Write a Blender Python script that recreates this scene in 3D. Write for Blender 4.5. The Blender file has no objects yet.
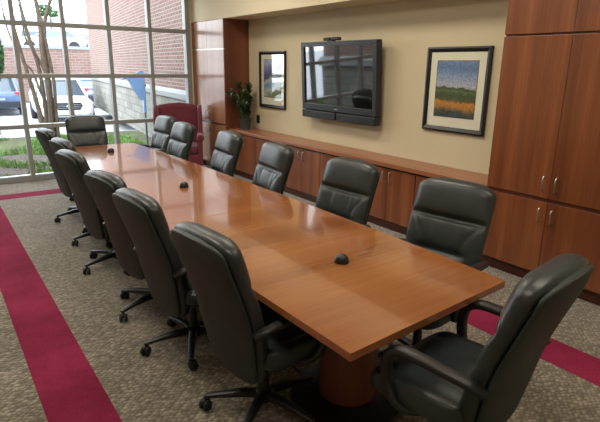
import bpy, bmesh, math, random
from mathutils import Vector, Matrix
R = math.radians
PI = math.pi
rnd = random.Random(7)
scn = bpy.context.scene
COL = scn.collection

# ------------------------------------------------------------------ materials
def S(r, g, b):
    def f(c):
        c /= 255.0
        return c / 12.92 if c <= 0.04045 else ((c + 0.055) / 1.055) ** 2.4
    return (f(r), f(g), f(b), 1.0)

class NT:
    """tiny node-tree helper"""
    def __init__(self, name):
        self.m = bpy.data.materials.new(name); self.m.use_nodes = True
        self.t = self.m.node_tree; self.n = self.t.nodes; self.n.clear()
        self.out = self.n.new('ShaderNodeOutputMaterial')
    def add(self, kind, ins=None, **props):
        nd = self.n.new(kind)
        for k, v in props.items(): setattr(nd, k, v)
        for k, v in (ins or {}).items(): self.put(nd, k, v)
        return nd
    def put(self, nd, k, v):
        s = nd.inputs[k]
        if isinstance(v, bpy.types.NodeSocket): self.t.links.new(v, s)
        else: s.default_value = v
    def ramp(self, fac, stops, interp='LINEAR'):
        nd = self.n.new('ShaderNodeValToRGB'); nd.color_ramp.interpolation = interp
        e = nd.color_ramp.elements
        while len(e) < len(stops): e.new(0.5)
        for el, (p, c) in zip(e, stops): el.position = p; el.color = c
        self.t.links.new(fac, nd.inputs[0]); return nd.outputs[0]
    def coord(self, which='Object', scale=(1, 1, 1), rot=(0, 0, 0), loc=(0, 0, 0)):
        tc = self.n.new('ShaderNodeTexCoord')
        mp = self.add('ShaderNodeMapping', {'Vector': tc.outputs[which], 'Scale': scale, 'Rotation': rot, 'Location': loc})
        return mp.outputs[0]
    def math(self, op, a, b=0.5):
        nd = self.n.new('ShaderNodeMath'); nd.operation = op
        self.put(nd, 0, a); self.put(nd, 1, b); return nd.outputs[0]
    def mix(self, fac, a, b, mode='MIX'):
        nd = self.n.new('ShaderNodeMixRGB'); nd.blend_type = mode
        self.put(nd, 0, fac); self.put(nd, 1, a); self.put(nd, 2, b); return nd.outputs[0]
    def bump(self, h, strength=0.3, dist=0.01):
        return self.add('ShaderNodeBump', {'Height': h, 'Strength': strength, 'Distance': dist}).outputs[0]
    def bsdf(self, color, rough=0.5, metal=0.0, normal=None, coat=0.0, coatr=0.1, spec=0.5, sheen=0.0):
        b = self.add('ShaderNodeBsdfPrincipled', {'Base Color': color, 'Roughness': rough, 'Metallic': metal,
                     'Coat Weight': coat, 'Coat Roughness': coatr, 'Specular IOR Level': spec, 'Sheen Weight': sheen})
        if normal is not None: self.put(b, 'Normal', normal)
        self.t.links.new(b.outputs[0], self.out.inputs[0])
        return self.m

def plain(name, c, rough=0.5, metal=0.0, var=0.06, scale=8, bumps=0.0, bscale=200, **k):
    t = NT(name)
    v = t.coord()
    n = t.add('ShaderNodeTexNoise', {'Vector': v, 'Scale': scale, 'Detail': 3.0})
    lo = tuple(x * (1 - var) for x in c[:3]) + (1,); hi = tuple(min(1, x * (1 + var)) for x in c[:3]) + (1,)
    col = t.ramp(n.outputs[0], [(0.3, lo), (0.7, hi)])
    nm = None
    if bumps:
        b = t.add('ShaderNodeTexNoise', {'Vector': v, 'Scale': bscale, 'Detail': 2.0})
        nm = t.bump(b.outputs[0], bumps, 0.004)
    return t.bsdf(col, rough, metal, nm, **k)

def wood(name, dark, mid, light, axis='Z', rough=0.32, coat=0.25, band=3.0, spec=0.5, coatr=0.12, plank=0.0):
    """veneer with the grain along one object axis"""
    t = NT(name)
    tc = t.n.new('ShaderNodeTexCoord'); oi = t.n.new('ShaderNodeObjectInfo')
    off = t.add('ShaderNodeVectorMath', {0: tc.outputs['Object'], 1: oi.outputs['Random']}, operation='ADD') if False else None
    sc_f = {'Z': (26, 26, 0.7), 'X': (0.7, 26, 26), 'Y': (26, 0.7, 26)}[axis]
    sc_b = {'Z': (band, band, 0.05), 'X': (0.05, band, band), 'Y': (band, 0.05, band)}[axis]
    a = t.add('ShaderNodeMapping', {'Vector': tc.outputs['Object'], 'Scale': sc_f}).outputs[0]
    b = t.add('ShaderNodeMapping', {'Vector': tc.outputs['Object'], 'Scale': sc_b}).outputs[0]
    n1 = t.add('ShaderNodeTexNoise', {'Vector': a, 'Scale': 2.0, 'Detail': 5.0, 'Roughness': 0.6})
    n2 = t.add('ShaderNodeTexNoise', {'Vector': b, 'Scale': 2.0, 'Detail': 1.0})
    n3 = t.add('ShaderNodeTexNoise', {'Vector': tc.outputs['Object'], 'Scale': 1.6, 'Detail': 2.0})
    f = t.math('ADD', t.math('MULTIPLY', n1.outputs[0], 0.42), t.math('MULTIPLY', n2.outputs[0], 0.58))
    f = t.math('ADD', t.math('MULTIPLY', f, 0.85), t.math('MULTIPLY', n3.outputs[0], 0.15))
    col = t.ramp(f, [(0.34, dark), (0.5, mid), (0.66, light)])
    rr = t.math('ADD', t.math('MULTIPLY', n1.outputs[0], 0.12), rough - 0.06)
    return t.bsdf(col, rr, 0, t.bump(n1.outputs[0], 0.04, 0.002), coat=coat, coatr=coatr, spec=spec)

def carpet():
    t = NT('carpet_weave')
    v = t.coord('Object', rot=(0, 0, R(38)), scale=(1.0, 1.5, 1.0))
    nz = t.add('ShaderNodeTexNoise', {'Vector': v, 'Scale': 30.0, 'Detail': 2.0})
    dv = t.add('ShaderNodeVectorMath', {0: nz.outputs['Color'], 1: (0.022, 0.022, 0.0)}, operation='MULTIPLY').outputs[0]
    vv = t.add('ShaderNodeVectorMath', {0: v, 1: dv}, operation='ADD').outputs[0]
    vo = t.add('ShaderNodeTexVoronoi', {'Vector': vv, 'Scale': 34.0, 'Randomness': 0.5})
    ce = t.add('ShaderNodeSeparateColor', {0: vo.outputs['Color']})
    loops = t.ramp(ce.outputs[0], [(0.0, S(122, 113, 97)), (0.45, S(150, 141, 124)), (1.0, S(176, 168, 150))])
    shade = t.ramp(vo.outputs['Distance'], [(0.25, (1, 1, 1, 1)), (0.62, (0.34, 0.32, 0.30, 1))])
    c = t.mix(1.0, loops, shade, 'MULTIPLY')
    big = t.add('ShaderNodeTexNoise', {'Vector': v, 'Scale': 2.0, 'Detail': 4.0})
    fine = t.add('ShaderNodeTexNoise', {'Vector': v, 'Scale': 170.0, 'Detail': 3.0})
    c = t.mix(0.15, c, t.ramp(big.outputs[0], [(0.3, S(120, 110, 92)), (0.7, S(186, 176, 154))]))
    c = t.mix(0.45, c, t.ramp(fine.outputs[0], [(0.3, (0.3, .3, .3, 1)), (0.65, (1, 1, 1, 1))]), 'MULTIPLY')
    h = t.math('SUBTRACT', 1.0, vo.outputs['Distance'])
    return t.bsdf(c, 0.95, 0, t.bump(h, 0.6, 0.006), spec=0.1, sheen=0.4)

def carpet_red():
    t = NT('burgundy_carpet')
    v = t.coord()
    fine = t.add('ShaderNodeTexNoise', {'Vector': v, 'Scale': 220.0, 'Detail': 3.0})
    big = t.add('ShaderNodeTexNoise', {'Vector': v, 'Scale': 3.0, 'Detail': 3.0})
    f = t.math('ADD', t.math('MULTIPLY', fine.outputs[0], 0.6), t.math('MULTIPLY', big.outputs[0], 0.4))
    c = t.ramp(f, [(0.3, S(98, 20, 46)), (0.7, S(156, 50, 82))])
    return t.bsdf(c, 0.95, 0, t.bump(fine.outputs[0], 0.5, 0.004), spec=0.1)

def leather(name, c, rough=0.38, spec=0.5):
    t = NT(name)
    v = t.coord()
    vo = t.add('ShaderNodeTexVoronoi', {'Vector': v, 'Scale': 260.0})
    n = t.add('ShaderNodeTexNoise', {'Vector': v, 'Scale': 7.0, 'Detail': 3.0})
    lo = tuple(x * 0.8 for x in c[:3]) + (1,); hi = tuple(x * 1.25 for x in c[:3]) + (1,)
    col = t.ramp(n.outputs[0], [(0.3, lo), (0.7, hi)])
    rr = t.math('ADD', t.math('MULTIPLY', n.outputs[0], 0.12), rough - 0.06)
    return t.bsdf(col, rr, 0, t.bump(vo.outputs[0], 0.10, 0.002), spec=spec)

def brick(name, c1, c2, mortar, w, h, ms, bias=0.0, bstr=0.4):
    t = NT(name)
    tc = t.n.new('ShaderNodeTexCoord')
    sp = t.add('ShaderNodeSeparateXYZ', {0: tc.outputs['Object']})
    v = t.add('ShaderNodeCombineXYZ', {0: t.math('ADD', sp.outputs[0], sp.outputs[1]), 1: sp.outputs[2], 2: 0.0}).outputs[0]
    br = t.add('ShaderNodeTexBrick', {'Vector': v, 'Scale': 1.0, 'Mortar Size': ms, 'Mortar Smooth': 0.3, 'Bias': bias,
               'Brick Width': w, 'Row Height': h, 'Color1': c1, 'Color2': c2, 'Mortar': mortar})
    n = t.add('ShaderNodeTexNoise', {'Vector': v, 'Scale': 14.0, 'Detail': 4.0})
    c = t.mix(0.3, br.outputs['Color'], t.ramp(n.outputs[0], [(0.3, (0.55, .55, .55, 1)), (0.7, (1, 1, 1, 1))]), 'MULTIPLY')
    hgt = t.math('ADD', t.math('MULTIPLY', t.math('SUBTRACT', 1.0, br.outputs['Fac']), 0.7), t.math('MULTIPLY', n.outputs[0], 0.3))
    return t.bsdf(c, 0.9, 0, t.bump(hgt, bstr, 0.02), spec=0.2)

def ground(name, stops, scale, rough=0.95):
    t = NT(name)
    v = t.coord()
    n = t.add('ShaderNodeTexNoise', {'Vector': v, 'Scale': scale, 'Detail': 6.0, 'Roughness': 0.7})
    return t.bsdf(t.ramp(n.outputs[0], stops), rough, 0, t.bump(n.outputs[0], 0.5, 0.03), spec=0.15)

def glass(name, refl=0.06, tint=(0.97, 0.985, 0.98, 1), fk=0.3):
    t = NT(name)
    tr = t.add('ShaderNodeBsdfTransparent', {'Color': tint})
    gl = t.add('ShaderNodeBsdfGlossy', {'Color': (1, 1, 1, 1), 'Roughness': 0.01})
    lw = t.add('ShaderNodeLayerWeight', {'Blend': 0.25})
    f = t.math('ADD', t.math('MULTIPLY', lw.outputs['Fresnel'], fk), refl * 0.3)
    mx = t.add('ShaderNodeMixShader', {0: f, 1: tr.outputs[0], 2: gl.outputs[0]})
    t.t.links.new(mx.outputs[0], t.out.inputs[0])
    return t.m

def painting(name, stops, nscale, warp, detail_mix=0.35, diag=0.0):
    t = NT(name)
    tc = t.n.new('ShaderNodeTexCoord')
    sp = t.add('ShaderNodeSeparateXYZ', {0: tc.outputs['Generated']})
    n = t.add('ShaderNodeTexNoise', {'Vector': tc.outputs['Generated'], 'Scale': nscale, 'Detail': 5.0, 'Roughness': 0.65})
    n2 = t.add('ShaderNodeTexNoise', {'Vector': tc.outputs['Generated'], 'Scale': nscale * 4, 'Detail': 3.0})
    z = t.math('ADD', sp.outputs[2], t.math('MULTIPLY', t.math('SUBTRACT', n.outputs[0], 0.5), warp))
    z = t.math('ADD', z, t.math('MULTIPLY', t.math('SUBTRACT', sp.outputs[1], 0.5), diag))
    c = t.ramp(z, stops)
    c = t.mix(detail_mix, c, t.ramp(n2.outputs[0], [(0.35, (0.25, .25, .28, 1)), (0.65, (1, 1, 1, 1))]), 'MULTIPLY')
    return t.bsdf(c, 0.6)

M = {}
M['carpet'] = carpet(); M['red'] = carpet_red()
M['wall'] = plain('beige_paint', S(206, 194, 163), 0.8, var=0.03, scale=1.5, bumps=0.15, bscale=120, spec=0.2)
M['wall_pale'] = plain('cream_paint', S(224, 213, 184), 0.8, var=0.02, scale=1.5, bumps=0.1, bscale=120, spec=0.2)
M['ceiling'] = plain('ceiling_white', S(225, 222, 210), 0.9, var=0.03, scale=4)
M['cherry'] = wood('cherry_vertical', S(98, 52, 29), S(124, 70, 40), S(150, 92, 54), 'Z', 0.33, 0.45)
M['cherry_lit_tint'] = wood('cherry_painted_daylight', S(128, 84, 58), S(152, 106, 76), S(172, 126, 94), 'Z', 0.33, 0.4)  # same cherry, colour lightened to imitate window daylight on the corner cabinet doors
M['cherry_h'] = wood('cherry_lengthwise', S(128, 76, 48), S(148, 92, 60), S(168, 110, 74), 'Y', 0.34, 0.25)
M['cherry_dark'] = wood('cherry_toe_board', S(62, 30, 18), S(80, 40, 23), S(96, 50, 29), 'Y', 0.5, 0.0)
M['cherry_side'] = wood('cherry_end_panel', S(88, 46, 31), S(106, 58, 39), S(122, 70, 48), 'Z', 0.36, 0.2)
M['table'] = wood('table_veneer', S(123, 73, 38), S(140, 86, 46), S(156, 101, 57), 'X', 0.17, 0.7, band=2.2, coatr=0.05, spec=0.5)
M['table_edge'] = wood('table_edge_band', S(120, 62, 32), S(140, 76, 40), S(158, 90, 50), 'Y', 0.3, 0.3)
M['seam'] = plain('dark_gap', S(30, 16, 10), 0.9)
M['leather'] = leather('charcoal_green_leather', S(42, 49, 49), 0.38)
M['leather_back'] = leather('olive_charcoal_leather', S(45, 53, 51), 0.52, 0.3)
M['plastic'] = plain('black_plastic', S(27, 27, 28), 0.42, bumps=0.05, bscale=300)
M['rubber'] = plain('caster_black', S(20, 20, 21), 0.6)
M['metal'] = plain('brushed_nickel', S(190, 188, 182), 0.3, 0.9, var=0.03)
M['alu'] = plain('window_aluminium', S(150, 153, 152), 0.45, 0.15, var=0.03)
M['glass'] = glass('window_glass', 0.05)
M['pic_glass'] = glass('picture_glass', 0.08, fk=0.12)
M['bezel'] = plain('tv_bezel', S(38, 41, 44), 0.4, var=0.03)
M['bezel_dark'] = plain('tv_black', S(28, 30, 33), 0.45, var=0.03)
M['screen'] = plain('tv_screen', S(16, 19, 20), 0.04, var=0.02, spec=1.0, coat=1.0, coatr=0.015)
M['frame_black'] = plain('black_frame', S(26, 26, 28), 0.35, spec=0.5)
M['frame_gold'] = plain('thin_gold_fillet', S(120, 95, 50), 0.4, 0.4)
M['mat_board'] = plain('cream_mat_board', S(238, 231, 210), 0.85, var=0.02)
M['paint_poppy'] = painting('meadow_painting', [(0.0, S(50, 62, 70)), (0.10, S(80, 84, 70)), (0.17, S(190, 130, 50)), (0.26, S(226, 150, 52)),
    (0.30, S(98, 94, 52)), (0.40, S(64, 84, 48)), (0.47, S(110, 128, 66)), (0.515, S(52, 72, 46)), (0.55, S(206, 200, 214)),
    (0.72, S(158, 178, 212)), (0.88, S(108, 140, 186)), (1.0, S(132, 158, 196))], 7.0, 0.16, 0.6, diag=-0.04)
M['paint_blue'] = painting('blue_abstract_painting', [(0.0, S(120, 128, 78)), (0.12, S(150, 160, 120)), (0.25, S(190, 200, 205)), (0.42, S(120, 150, 190)),
    (0.52, S(196, 208, 216)), (0.62, S(70, 92, 70)), (0.7, S(80, 88, 140)), (0.82, S(120, 124, 178)), (1.0, S(176, 190, 214))], 3.0, 0.3, 0.35, diag=0.3)
M['wing'] = plain('burgundy_upholstery', S(112, 50, 63), 0.85, var=0.1, scale=14, bumps=0.2, bscale=350, sheen=0.3, spec=0.2)
M['wing_leg'] = plain('dark_wood_leg', S(46, 26, 18), 0.4)
M['pot'] = plain('slate_pot', S(62, 70, 72), 0.4, var=0.08)
M['soil'] = plain('soil', S(48, 36, 28), 0.95, var=0.3, scale=60)
M['leaf'] = plain('zz_leaf', S(46, 68, 32), 0.35, var=0.45, scale=9)
M['stem'] = plain('zz_stem', S(70, 84, 48), 0.5)
M['white_plastic'] = plain('white_plastic', S(220, 220, 215), 0.5)
# outside
M['brick'] = brick('red_brick', S(130, 105, 97), S(116, 87, 79), S(146, 138, 131), 0.21, 0.075, 0.011)
M['brick_far'] = brick('red_brick_far', S(128, 104, 97), S(116, 90, 83), S(142, 132, 126), 0.4, 0.15, 0.015)
M['block'] = brick('split_face_block', S(142, 141, 134), S(120, 119, 112), S(98, 97, 91), 0.4, 0.2, 0.008, bstr=0.9)
M['coping'] = plain('cast_stone', S(128, 132, 133), 0.8, var=0.06, scale=3)
M['asphalt'] = ground('car_park_asphalt', [(0.3, S(150, 153, 158)), (0.7, S(172, 174, 178))], 5.0)
M['mulch'] = ground('mulch', [(0.3, S(52, 46, 42)), (0.5, S(92, 84, 78)), (0.7, S(128, 121, 116))], 22.0)
M['lawn'] = ground('lawn_soil', [(0.35, S(68, 64, 55)), (0.5, S(82, 84, 60)), (0.65, S(90, 104, 58))], 3.0)
M['grass'] = plain('grass_blade', S(112, 148, 76), 0.7, var=0.35, scale=3)
M['bark'] = plain('myrtle_bark', S(98, 85, 72), 0.85, var=0.3, scale=9, bumps=0.4, bscale=30)
M['bushleaf'] = plain('evergreen_leaf', S(46, 84, 42), 0.7, var=0.45, scale=5)
M['sign_blue'] = plain('blue_sign_paint', S(136, 182, 240), 0.45, var=0.03)
M['sign_post'] = plain('grey_post', S(90, 106, 118), 0.4, 0.3)
M['car_white'] = plain('white_car_paint', S(236, 238, 240), 0.25, var=0.01, coat=0.6)
M['car_blue'] = plain('slate_blue_car_paint', S(70, 96, 134), 0.3, var=0.02, coat=0.6)
M['car_grey'] = plain('silver_car_paint', S(150, 158, 168), 0.3, var=0.02, coat=0.6)
M['car_glass'] = plain('car_glass', S(62, 80, 92), 0.1, spec=0.8)
M['car_black'] = plain('car_trim', S(30, 36, 48), 0.4)
M['chrome'] = plain('car_chrome', S(210, 215, 220), 0.15, 0.9)
M['tyre'] = plain('tyre', S(34, 36, 42), 0.8)
M['lamp'] = plain('headlamp', S(200, 210, 220), 0.1)
M['tail'] = plain('tail_lamp', S(160, 30, 40), 0.3)
M['siding'] = plain('white_siding', S(226, 228, 228), 0.8, var=0.02)

for nd in M['screen'].node_tree.nodes:
    if nd.type == 'BSDF_PRINCIPLED': nd.inputs['IOR'].default_value = 1.9
# ------------------------------------------------------------------ mesh helpers
def link(o):
    COL.objects.link(o); return o

def obj(name, bm, mat, parent=None, smooth=True, bevel=0.0, segs=2, angle=40, sub=0, loc=None):
    bmesh.ops.recalc_face_normals(bm, faces=bm.faces)
    me = bpy.data.meshes.new(name); bm.to_mesh(me); bm.free()
    mats = mat if isinstance(mat, (list, tuple)) else [mat]
    for m in mats: me.materials.append(m)
    if smooth:
        me.polygons.foreach_set('use_smooth', [True] * len(me.polygons))
        try: me.set_sharp_from_angle(angle=R(angle))
        except Exception: pass
    o = link(bpy.data.objects.new(name, me))
    if parent: o.parent = parent
    if loc: o.location = loc
    if bevel:
        b = o.modifiers.new('bevel', 'BEVEL'); b.width = bevel; b.segments = segs; b.limit_method = 'ANGLE'; b.angle_limit = R(35)
    if sub:
        s = o.modifiers.new('sub', 'SUBSURF'); s.levels = sub; s.render_levels = sub
    return o

def thing(name, label, cat, loc=(0, 0, 0), rz=0.0, group=None, kind=None):
    o = link(bpy.data.objects.new(name, None)); o.location = loc; o.rotation_euler = (0, 0, rz); o.empty_display_size = 0.1
    o['label'] = label; o['category'] = cat
    if group: o['group'] = group
    if kind: o['kind'] = kind
    return o

def tag(o, label, cat, group=None, kind=None):
    o['label'] = label; o['category'] = cat
    if group: o['group'] = group
    if kind: o['kind'] = kind
    return o

def struct(name, bm, mat, label=None, **k):
    o = obj(name, bm, mat, None, **k); o['kind'] = 'structure'
    if label: o['label'] = label
    return o

def dup(root, loc, rz, label, group=None):
    r = root.copy(); link(r); r.location = loc; r.rotation_euler = (0, 0, rz); r['label'] = label
    if group: r['group'] = group
    for ch in list(root.children):
        c = ch.copy(); link(c); c.parent = r
        for g in list(ch.children):
            d = g.copy(); link(d); d.parent = c
    return r

def box(bm, x0, x1, y0, y1, z0, z1, mi=0):
    v = [bm.verts.new(p) for p in ((x0, y0, z0), (x1, y0, z0), (x1, y1, z0), (x0, y1, z0), (x0, y0, z1), (x1, y0, z1), (x1, y1, z1), (x0, y1, z1))]
    for f in ((0, 3, 2, 1), (4, 5, 6, 7), (0, 1, 5, 4), (1, 2, 6, 5), (2, 3, 7, 6), (3, 0, 4, 7)):
        fc = bm.faces.new([v[i] for i in f]); fc.material_index = mi
    return v

def B(*a):
    bm = bmesh.new(); box(bm, *a); return bm

def prism(bm, poly, axis, a, b, mi=0):
    """extrude a 2-D polygon along axis from a to b; poly coords are the two other axes in order"""
    def P(p, t):
        return {'X': (t, p[0], p[1]), 'Y': (p[0], t, p[1]), 'Z': (p[0], p[1], t)}[axis]
    va = [bm.verts.new(P(p, a)) for p in poly]; vb = [bm.verts.new(P(p, b)) for p in poly]
    n = len(poly)
    f = [bm.faces.new(va), bm.faces.new(vb[::-1])]
    for i in range(n): f.append(bm.faces.new((va[i], vb[i], vb[(i + 1) % n], va[(i + 1) % n])))
    for q in f: q.material_index = mi

def loft(bm, rings, cap=True, closed=True, mi=0):
    vs = [[bm.verts.new(p) for p in r] for r in rings]
    n = len(vs[0])
    for a, b in zip(vs, vs[1:]):
        for i in range(n if closed else n - 1):
            f = bm.faces.new((a[i], a[(i + 1) % n], b[(i + 1) % n], b[i])); f.material_index = mi
    if cap:
        for r in (vs[0], vs[-1]):
            c = bm.verts.new(sum((v.co for v in r), Vector()) / n)
            for i in range(n): bm.faces.new((r[i], r[(i + 1) % n], c)).material_index = mi
    return vs

def spow(c, p): return math.copysign(abs(c) ** p, c)

def ellipsoid(bm, c, r, e1=1.0, e2=1.0, nu=28, nv=16, mat=None):
    rings = []
    for j in range(1, nv):
        ph = -PI / 2 + PI * j / nv
        rings.append([Vector((c[0] + r[0] * spow(math.cos(ph), e1) * spow(math.cos(t), e2), c[1] + r[1] * spow(math.cos(ph), e1) * spow(math.sin(t), e2),
                      c[2] + r[2] * spow(math.sin(ph), e1))) for t in (2 * PI * i / nu for i in range(nu))])
    if mat: rings = [[mat @ p for p in q] for q in rings]
    return loft(bm, rings)

def catmull(pts, k=6):
    P = [Vector(p) for p in pts]; P = [2 * P[0] - P[1]] + P + [2 * P[-1] - P[-2]]
    out = []
    for i in range(1, len(P) - 2):
        for s in range(k):
            t = s / k; a, b, c, d = P[i - 1], P[i], P[i + 1], P[i + 2]
            out.append(0.5 * ((2 * b) + (c - a) * t + (2 * a - 5 * b + 4 * c - d) * t * t + (3 * b - a - 3 * c + d) * t ** 3))
    out.append(P[-2]); return out

def tube(bm, pts, ra, n=10, rb=None, up=(0, 0, 1), e=1.0, mi=0):
    """sweep an ellipse: ra along the side vector, rb along the other; ra/rb scalars or lists"""
    P = [Vector(p) for p in pts]; N = len(P)
    ra = ra if isinstance(ra, (list, tuple)) else [ra] * N
    rb = ra if rb is None else (rb if isinstance(rb, (list, tuple)) else [rb] * N)
    rings = []; upv = Vector(up); prev = None
    for i in range(N):
        t = (P[min(i + 1, N - 1)] - P[max(i - 1, 0)]).normalized()
        s = t.cross(upv)
        if s.length < 0.05: s = prev if prev else t.orthogonal()
        s.normalize()
        if prev and s.dot(prev) < 0: s = -s
        prev = s; w = s.cross(t).normalized()
        rings.append([P[i] + s * ra[i] * spow(math.cos(a), e) + w * rb[i] * spow(math.sin(a), e) for a in (2 * PI * q / n for q in range(n))])
    return loft(bm, rings, mi=mi)

def lathe(bm, prof, n=32, c=(0, 0, 0), axis='Z'):
    rings = []
    for r, z in prof:
        ring = []
        for i in range(n):
            a = 2 * PI * i / n
            p = (r * math.cos(a), r * math.sin(a), z)
            if axis == 'Y': p = (p[0], p[2], p[1])
            if axis == 'X': p = (p[2], p[0], p[1])
            ring.append(Vector(p) + Vector(c))
        rings.append(ring)
    return loft(bm, rings)

def lerp(a, b, t): return a + (b - a) * t
def interp(tab, x):
    for (x0, y0), (x1, y1) in zip(tab, tab[1:]):
        if x <= x1: return lerp(y0, y1, max(0, (x - x0) / (x1 - x0)))
    return tab[-1][1]
def smooth(a, b, x):
    t = min(1, max(0, (x - a) / (b - a))); return t * t * (3 - 2 * t)

# ------------------------------------------------------------------ room shell
WX, WY, HC = 4.208, 8.367, 3.25          # right wall, window plane, ceiling
LX, BY = -2.72, -1.8
FT = 2.37                                # soffit underside / tall cabinet top
struct('floor', B(LX, WX, BY, WY, -0.1, 0.0), M['carpet'], 'beige woven carpet', smooth=False)
# burgundy border ring let into the carpet
bm = bmesh.new()
ox0, ox1, ix0, ix1, oy0, oy1, iy0, iy1 = 0.249, 3.10, 0.548, 2.81, -1.2, 7.593, -0.9, 7.318
for a in ((ox0, ix0, oy0, oy1), (ix1, ox1, oy0, oy1), (ix0, ix1, iy1, oy1), (ix0, ix1, oy0, iy0)):
    box(bm, a[0], a[1], a[2], a[3], 0.0, 0.002)
struct('floor_border', bm, M['red'], 'burgundy border stripe in the carpet', smooth=False)
struct('wall_right', B(WX, WX + 0.15, BY, WY + 0.1, 0, HC), M['wall'], 'beige painted wall', smooth=False)
struct('wall_right_bulkhead', B(3.773, WX, BY, WY, FT, HC), M['wall_pale'], 'cream bulkhead above the cabinets', smooth=False)
struct('wall_left', B(LX - 0.15, LX, BY, WY + 0.1, 0, HC), M['wall'], smooth=False)
struct('wall_back', B(LX, WX, BY - 0.15, BY, 0, HC), M['wall'], smooth=False)
struct('ceiling', B(LX - .15, WX + .15, BY - .15, WY + 0.1, HC, HC + 0.1), M['ceiling'], smooth=False)
struct('wall_far', B(LX, WX, WY - 0.02, WY + 0.1, 3.02, HC), M['wall_pale'], smooth=False)
bm = B(3.735, 3.80, WY - 0.04, WY + 0.1, 0, 3.02); struct('wall_far_pier', bm, M['wall_pale'], 'narrow cream strip of wall beside the window', smooth=False)
struct('wall_far_return', B(3.80, WX, WY, WY + 0.1, 0, 3.02), M['wall'], smooth=False)

# window: aluminium grid with panes
win = thing('window_1', 'wide aluminium framed window wall of rectangular panes', 'window', (0, WY, 0), kind='structure')
bm = bmesh.new(); mw, md = 0.028, 0.06
xs = [1.132 + 0.6408 * k for k in range(-6, 5)]
zs = [0.045, 0.802, 1.514, 2.224, 2.93]
for i, x in enumerate(xs):
    w = mw if i < len(xs) - 1 else 0.04
    box(bm, x - w, x + w, -md, md, 0.0, 3.02)
for z in zs:
    w = 0.03 if z > 0.1 else 0.045
    box(bm, xs[0], xs[-1], -md + 0.004, md - 0.004, z - w, z + w)
obj('window_frame', bm, M['alu'], win, smooth=False, bevel=0.004)
bm = bmesh.new()
for a, b in zip(xs, xs[1:]):
    for c, d in zip(zs, zs[1:]):
        v = [bm.verts.new(p) for p in ((a, 0.01, c), (b, 0.01, c), (b, 0.01, d), (a, 0.01, d))]; bm.faces.new(v)
obj('window_pane', bm, M['glass'], win, smooth=False)

# ------------------------------------------------------------------ cabinetry
def handle(parent, x, y, z, h=0.11, out=0.032):
    bm = bmesh.new()
    pts = [(x, y, z - h / 2), (x - out * .8, y, z - h / 2 + 0.002), (x - out, y, z - h / 2 + 0.014), (x - out, y, z + h / 2 - 0.014), (x - out * .8, y, z + h / 2 - 0.002), (x, y, z + h / 2)]
    tube(bm, pts, 0.0055, 8, up=(0, 1, 0))
    return obj('handle', bm, M['metal'], parent)

def door(parent, xf, y0, y1, z0, z1, hy=None, hz=None, mat='cherry'):
    d = obj('door', B(xf, xf + 0.02, y0 + 0.002, y1 - 0.002, z0 + 0.002, z1 - 0.002), M[mat], parent, smooth=False, bevel=0.0015)
    if hy is not None: handle(d, xf + 0.001, hy, hz)
    return d

def tall_cabinet(name, label, xf, y0, y1, zsplit1, zl, side_near):
    dm = 'cherry_lit_tint' if side_near else 'cherry'
    t = thing(name, label, 'cabinet', (0, 0, 0), group=None)
    obj('carcass', B(xf + 0.022, WX - 0.002, y0 + 0.002, y1 - 0.002, 0.1, FT - 0.002), M['cherry_side'], t, smooth=False, bevel=0.001)
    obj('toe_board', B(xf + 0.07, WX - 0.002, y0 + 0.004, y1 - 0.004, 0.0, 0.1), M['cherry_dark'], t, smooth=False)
    ym = (y0 + y1) / 2
    for a, b, s in ((y0, ym, 1), (ym, y1, -1)):
        hy = ym - s * 0.05
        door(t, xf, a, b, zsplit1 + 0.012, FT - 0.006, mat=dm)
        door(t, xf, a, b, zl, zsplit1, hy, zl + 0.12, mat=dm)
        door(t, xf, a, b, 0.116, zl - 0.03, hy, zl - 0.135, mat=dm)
    if side_near:
        obj('side_panel', B(xf + 0.0, WX - 0.002, y0 - 0.018, y0, 0.0, FT - 0.002), M['cherry_side'], t, smooth=False, bevel=0.001)
        obj('silver_strip', B(xf - 0.006, xf + 0.02, y0 - 0.02, y1, zsplit1 - 0.001, zsplit1 + 0.011), M['metal'], t, smooth=False)
    return t

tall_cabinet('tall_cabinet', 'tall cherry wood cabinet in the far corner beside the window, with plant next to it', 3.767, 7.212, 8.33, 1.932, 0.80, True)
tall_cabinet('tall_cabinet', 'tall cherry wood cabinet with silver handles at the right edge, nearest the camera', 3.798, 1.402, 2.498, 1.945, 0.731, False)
# credenza units and continuous top
ub = [7.19, 6.395, 5.63, 4.865, 4.09, 3.325, 2.5]
ul = ['cherry credenza unit next to the tall corner cabinet, under the potted plant', 'cherry credenza unit second from the corner cabinet, between the left picture and television',
      'cherry credenza unit below the left half of the television', 'cherry credenza unit below the right half of the television',
      'cherry credenza unit between the television and the landscape picture', 'cherry credenza unit touching the near tall cabinet']
for i, (a, b) in enumerate(zip(ub, ub[1:])):
    t = thing('credenza_unit', ul[i], 'cabinet', (0, 0, 0), group='low cabinet units along the wall')
    obj('carcass', B(3.855, WX - 0.002, b + 0.001, a - 0.001, 0.1, 0.69), M['cherry_side'], t, smooth=False)
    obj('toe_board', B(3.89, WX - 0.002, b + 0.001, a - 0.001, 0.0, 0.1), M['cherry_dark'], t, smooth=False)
    m = (a + b) / 2
    door(t, 3.834, b + 0.004, m, 0.105, 0.672, m - 0.045, 0.585)
    door(t, 3.834, m, a - 0.004, 0.105, 0.672, m + 0.045, 0.585)
ct = thing('credenza_counter', 'long cherry wood credenza worktop running under the television', 'worktop', (0, 0, 0))
obj('top_board', B(3.812, WX - 0.002, 2.502, 7.19, 0.69, 0.735), M['cherry_h'], ct, smooth=False, bevel=0.004)
obj('reveal_strip', B(3.842, 3.856, 2.502, 7.19, 0.672, 0.69), M['seam'], ct, smooth=False)

# ------------------------------------------------------------------ television
tv = thing('television', 'wall mounted flat television with dark bezel over the credenza', 'television', (4.06, 4.862, 1.575))
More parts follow.
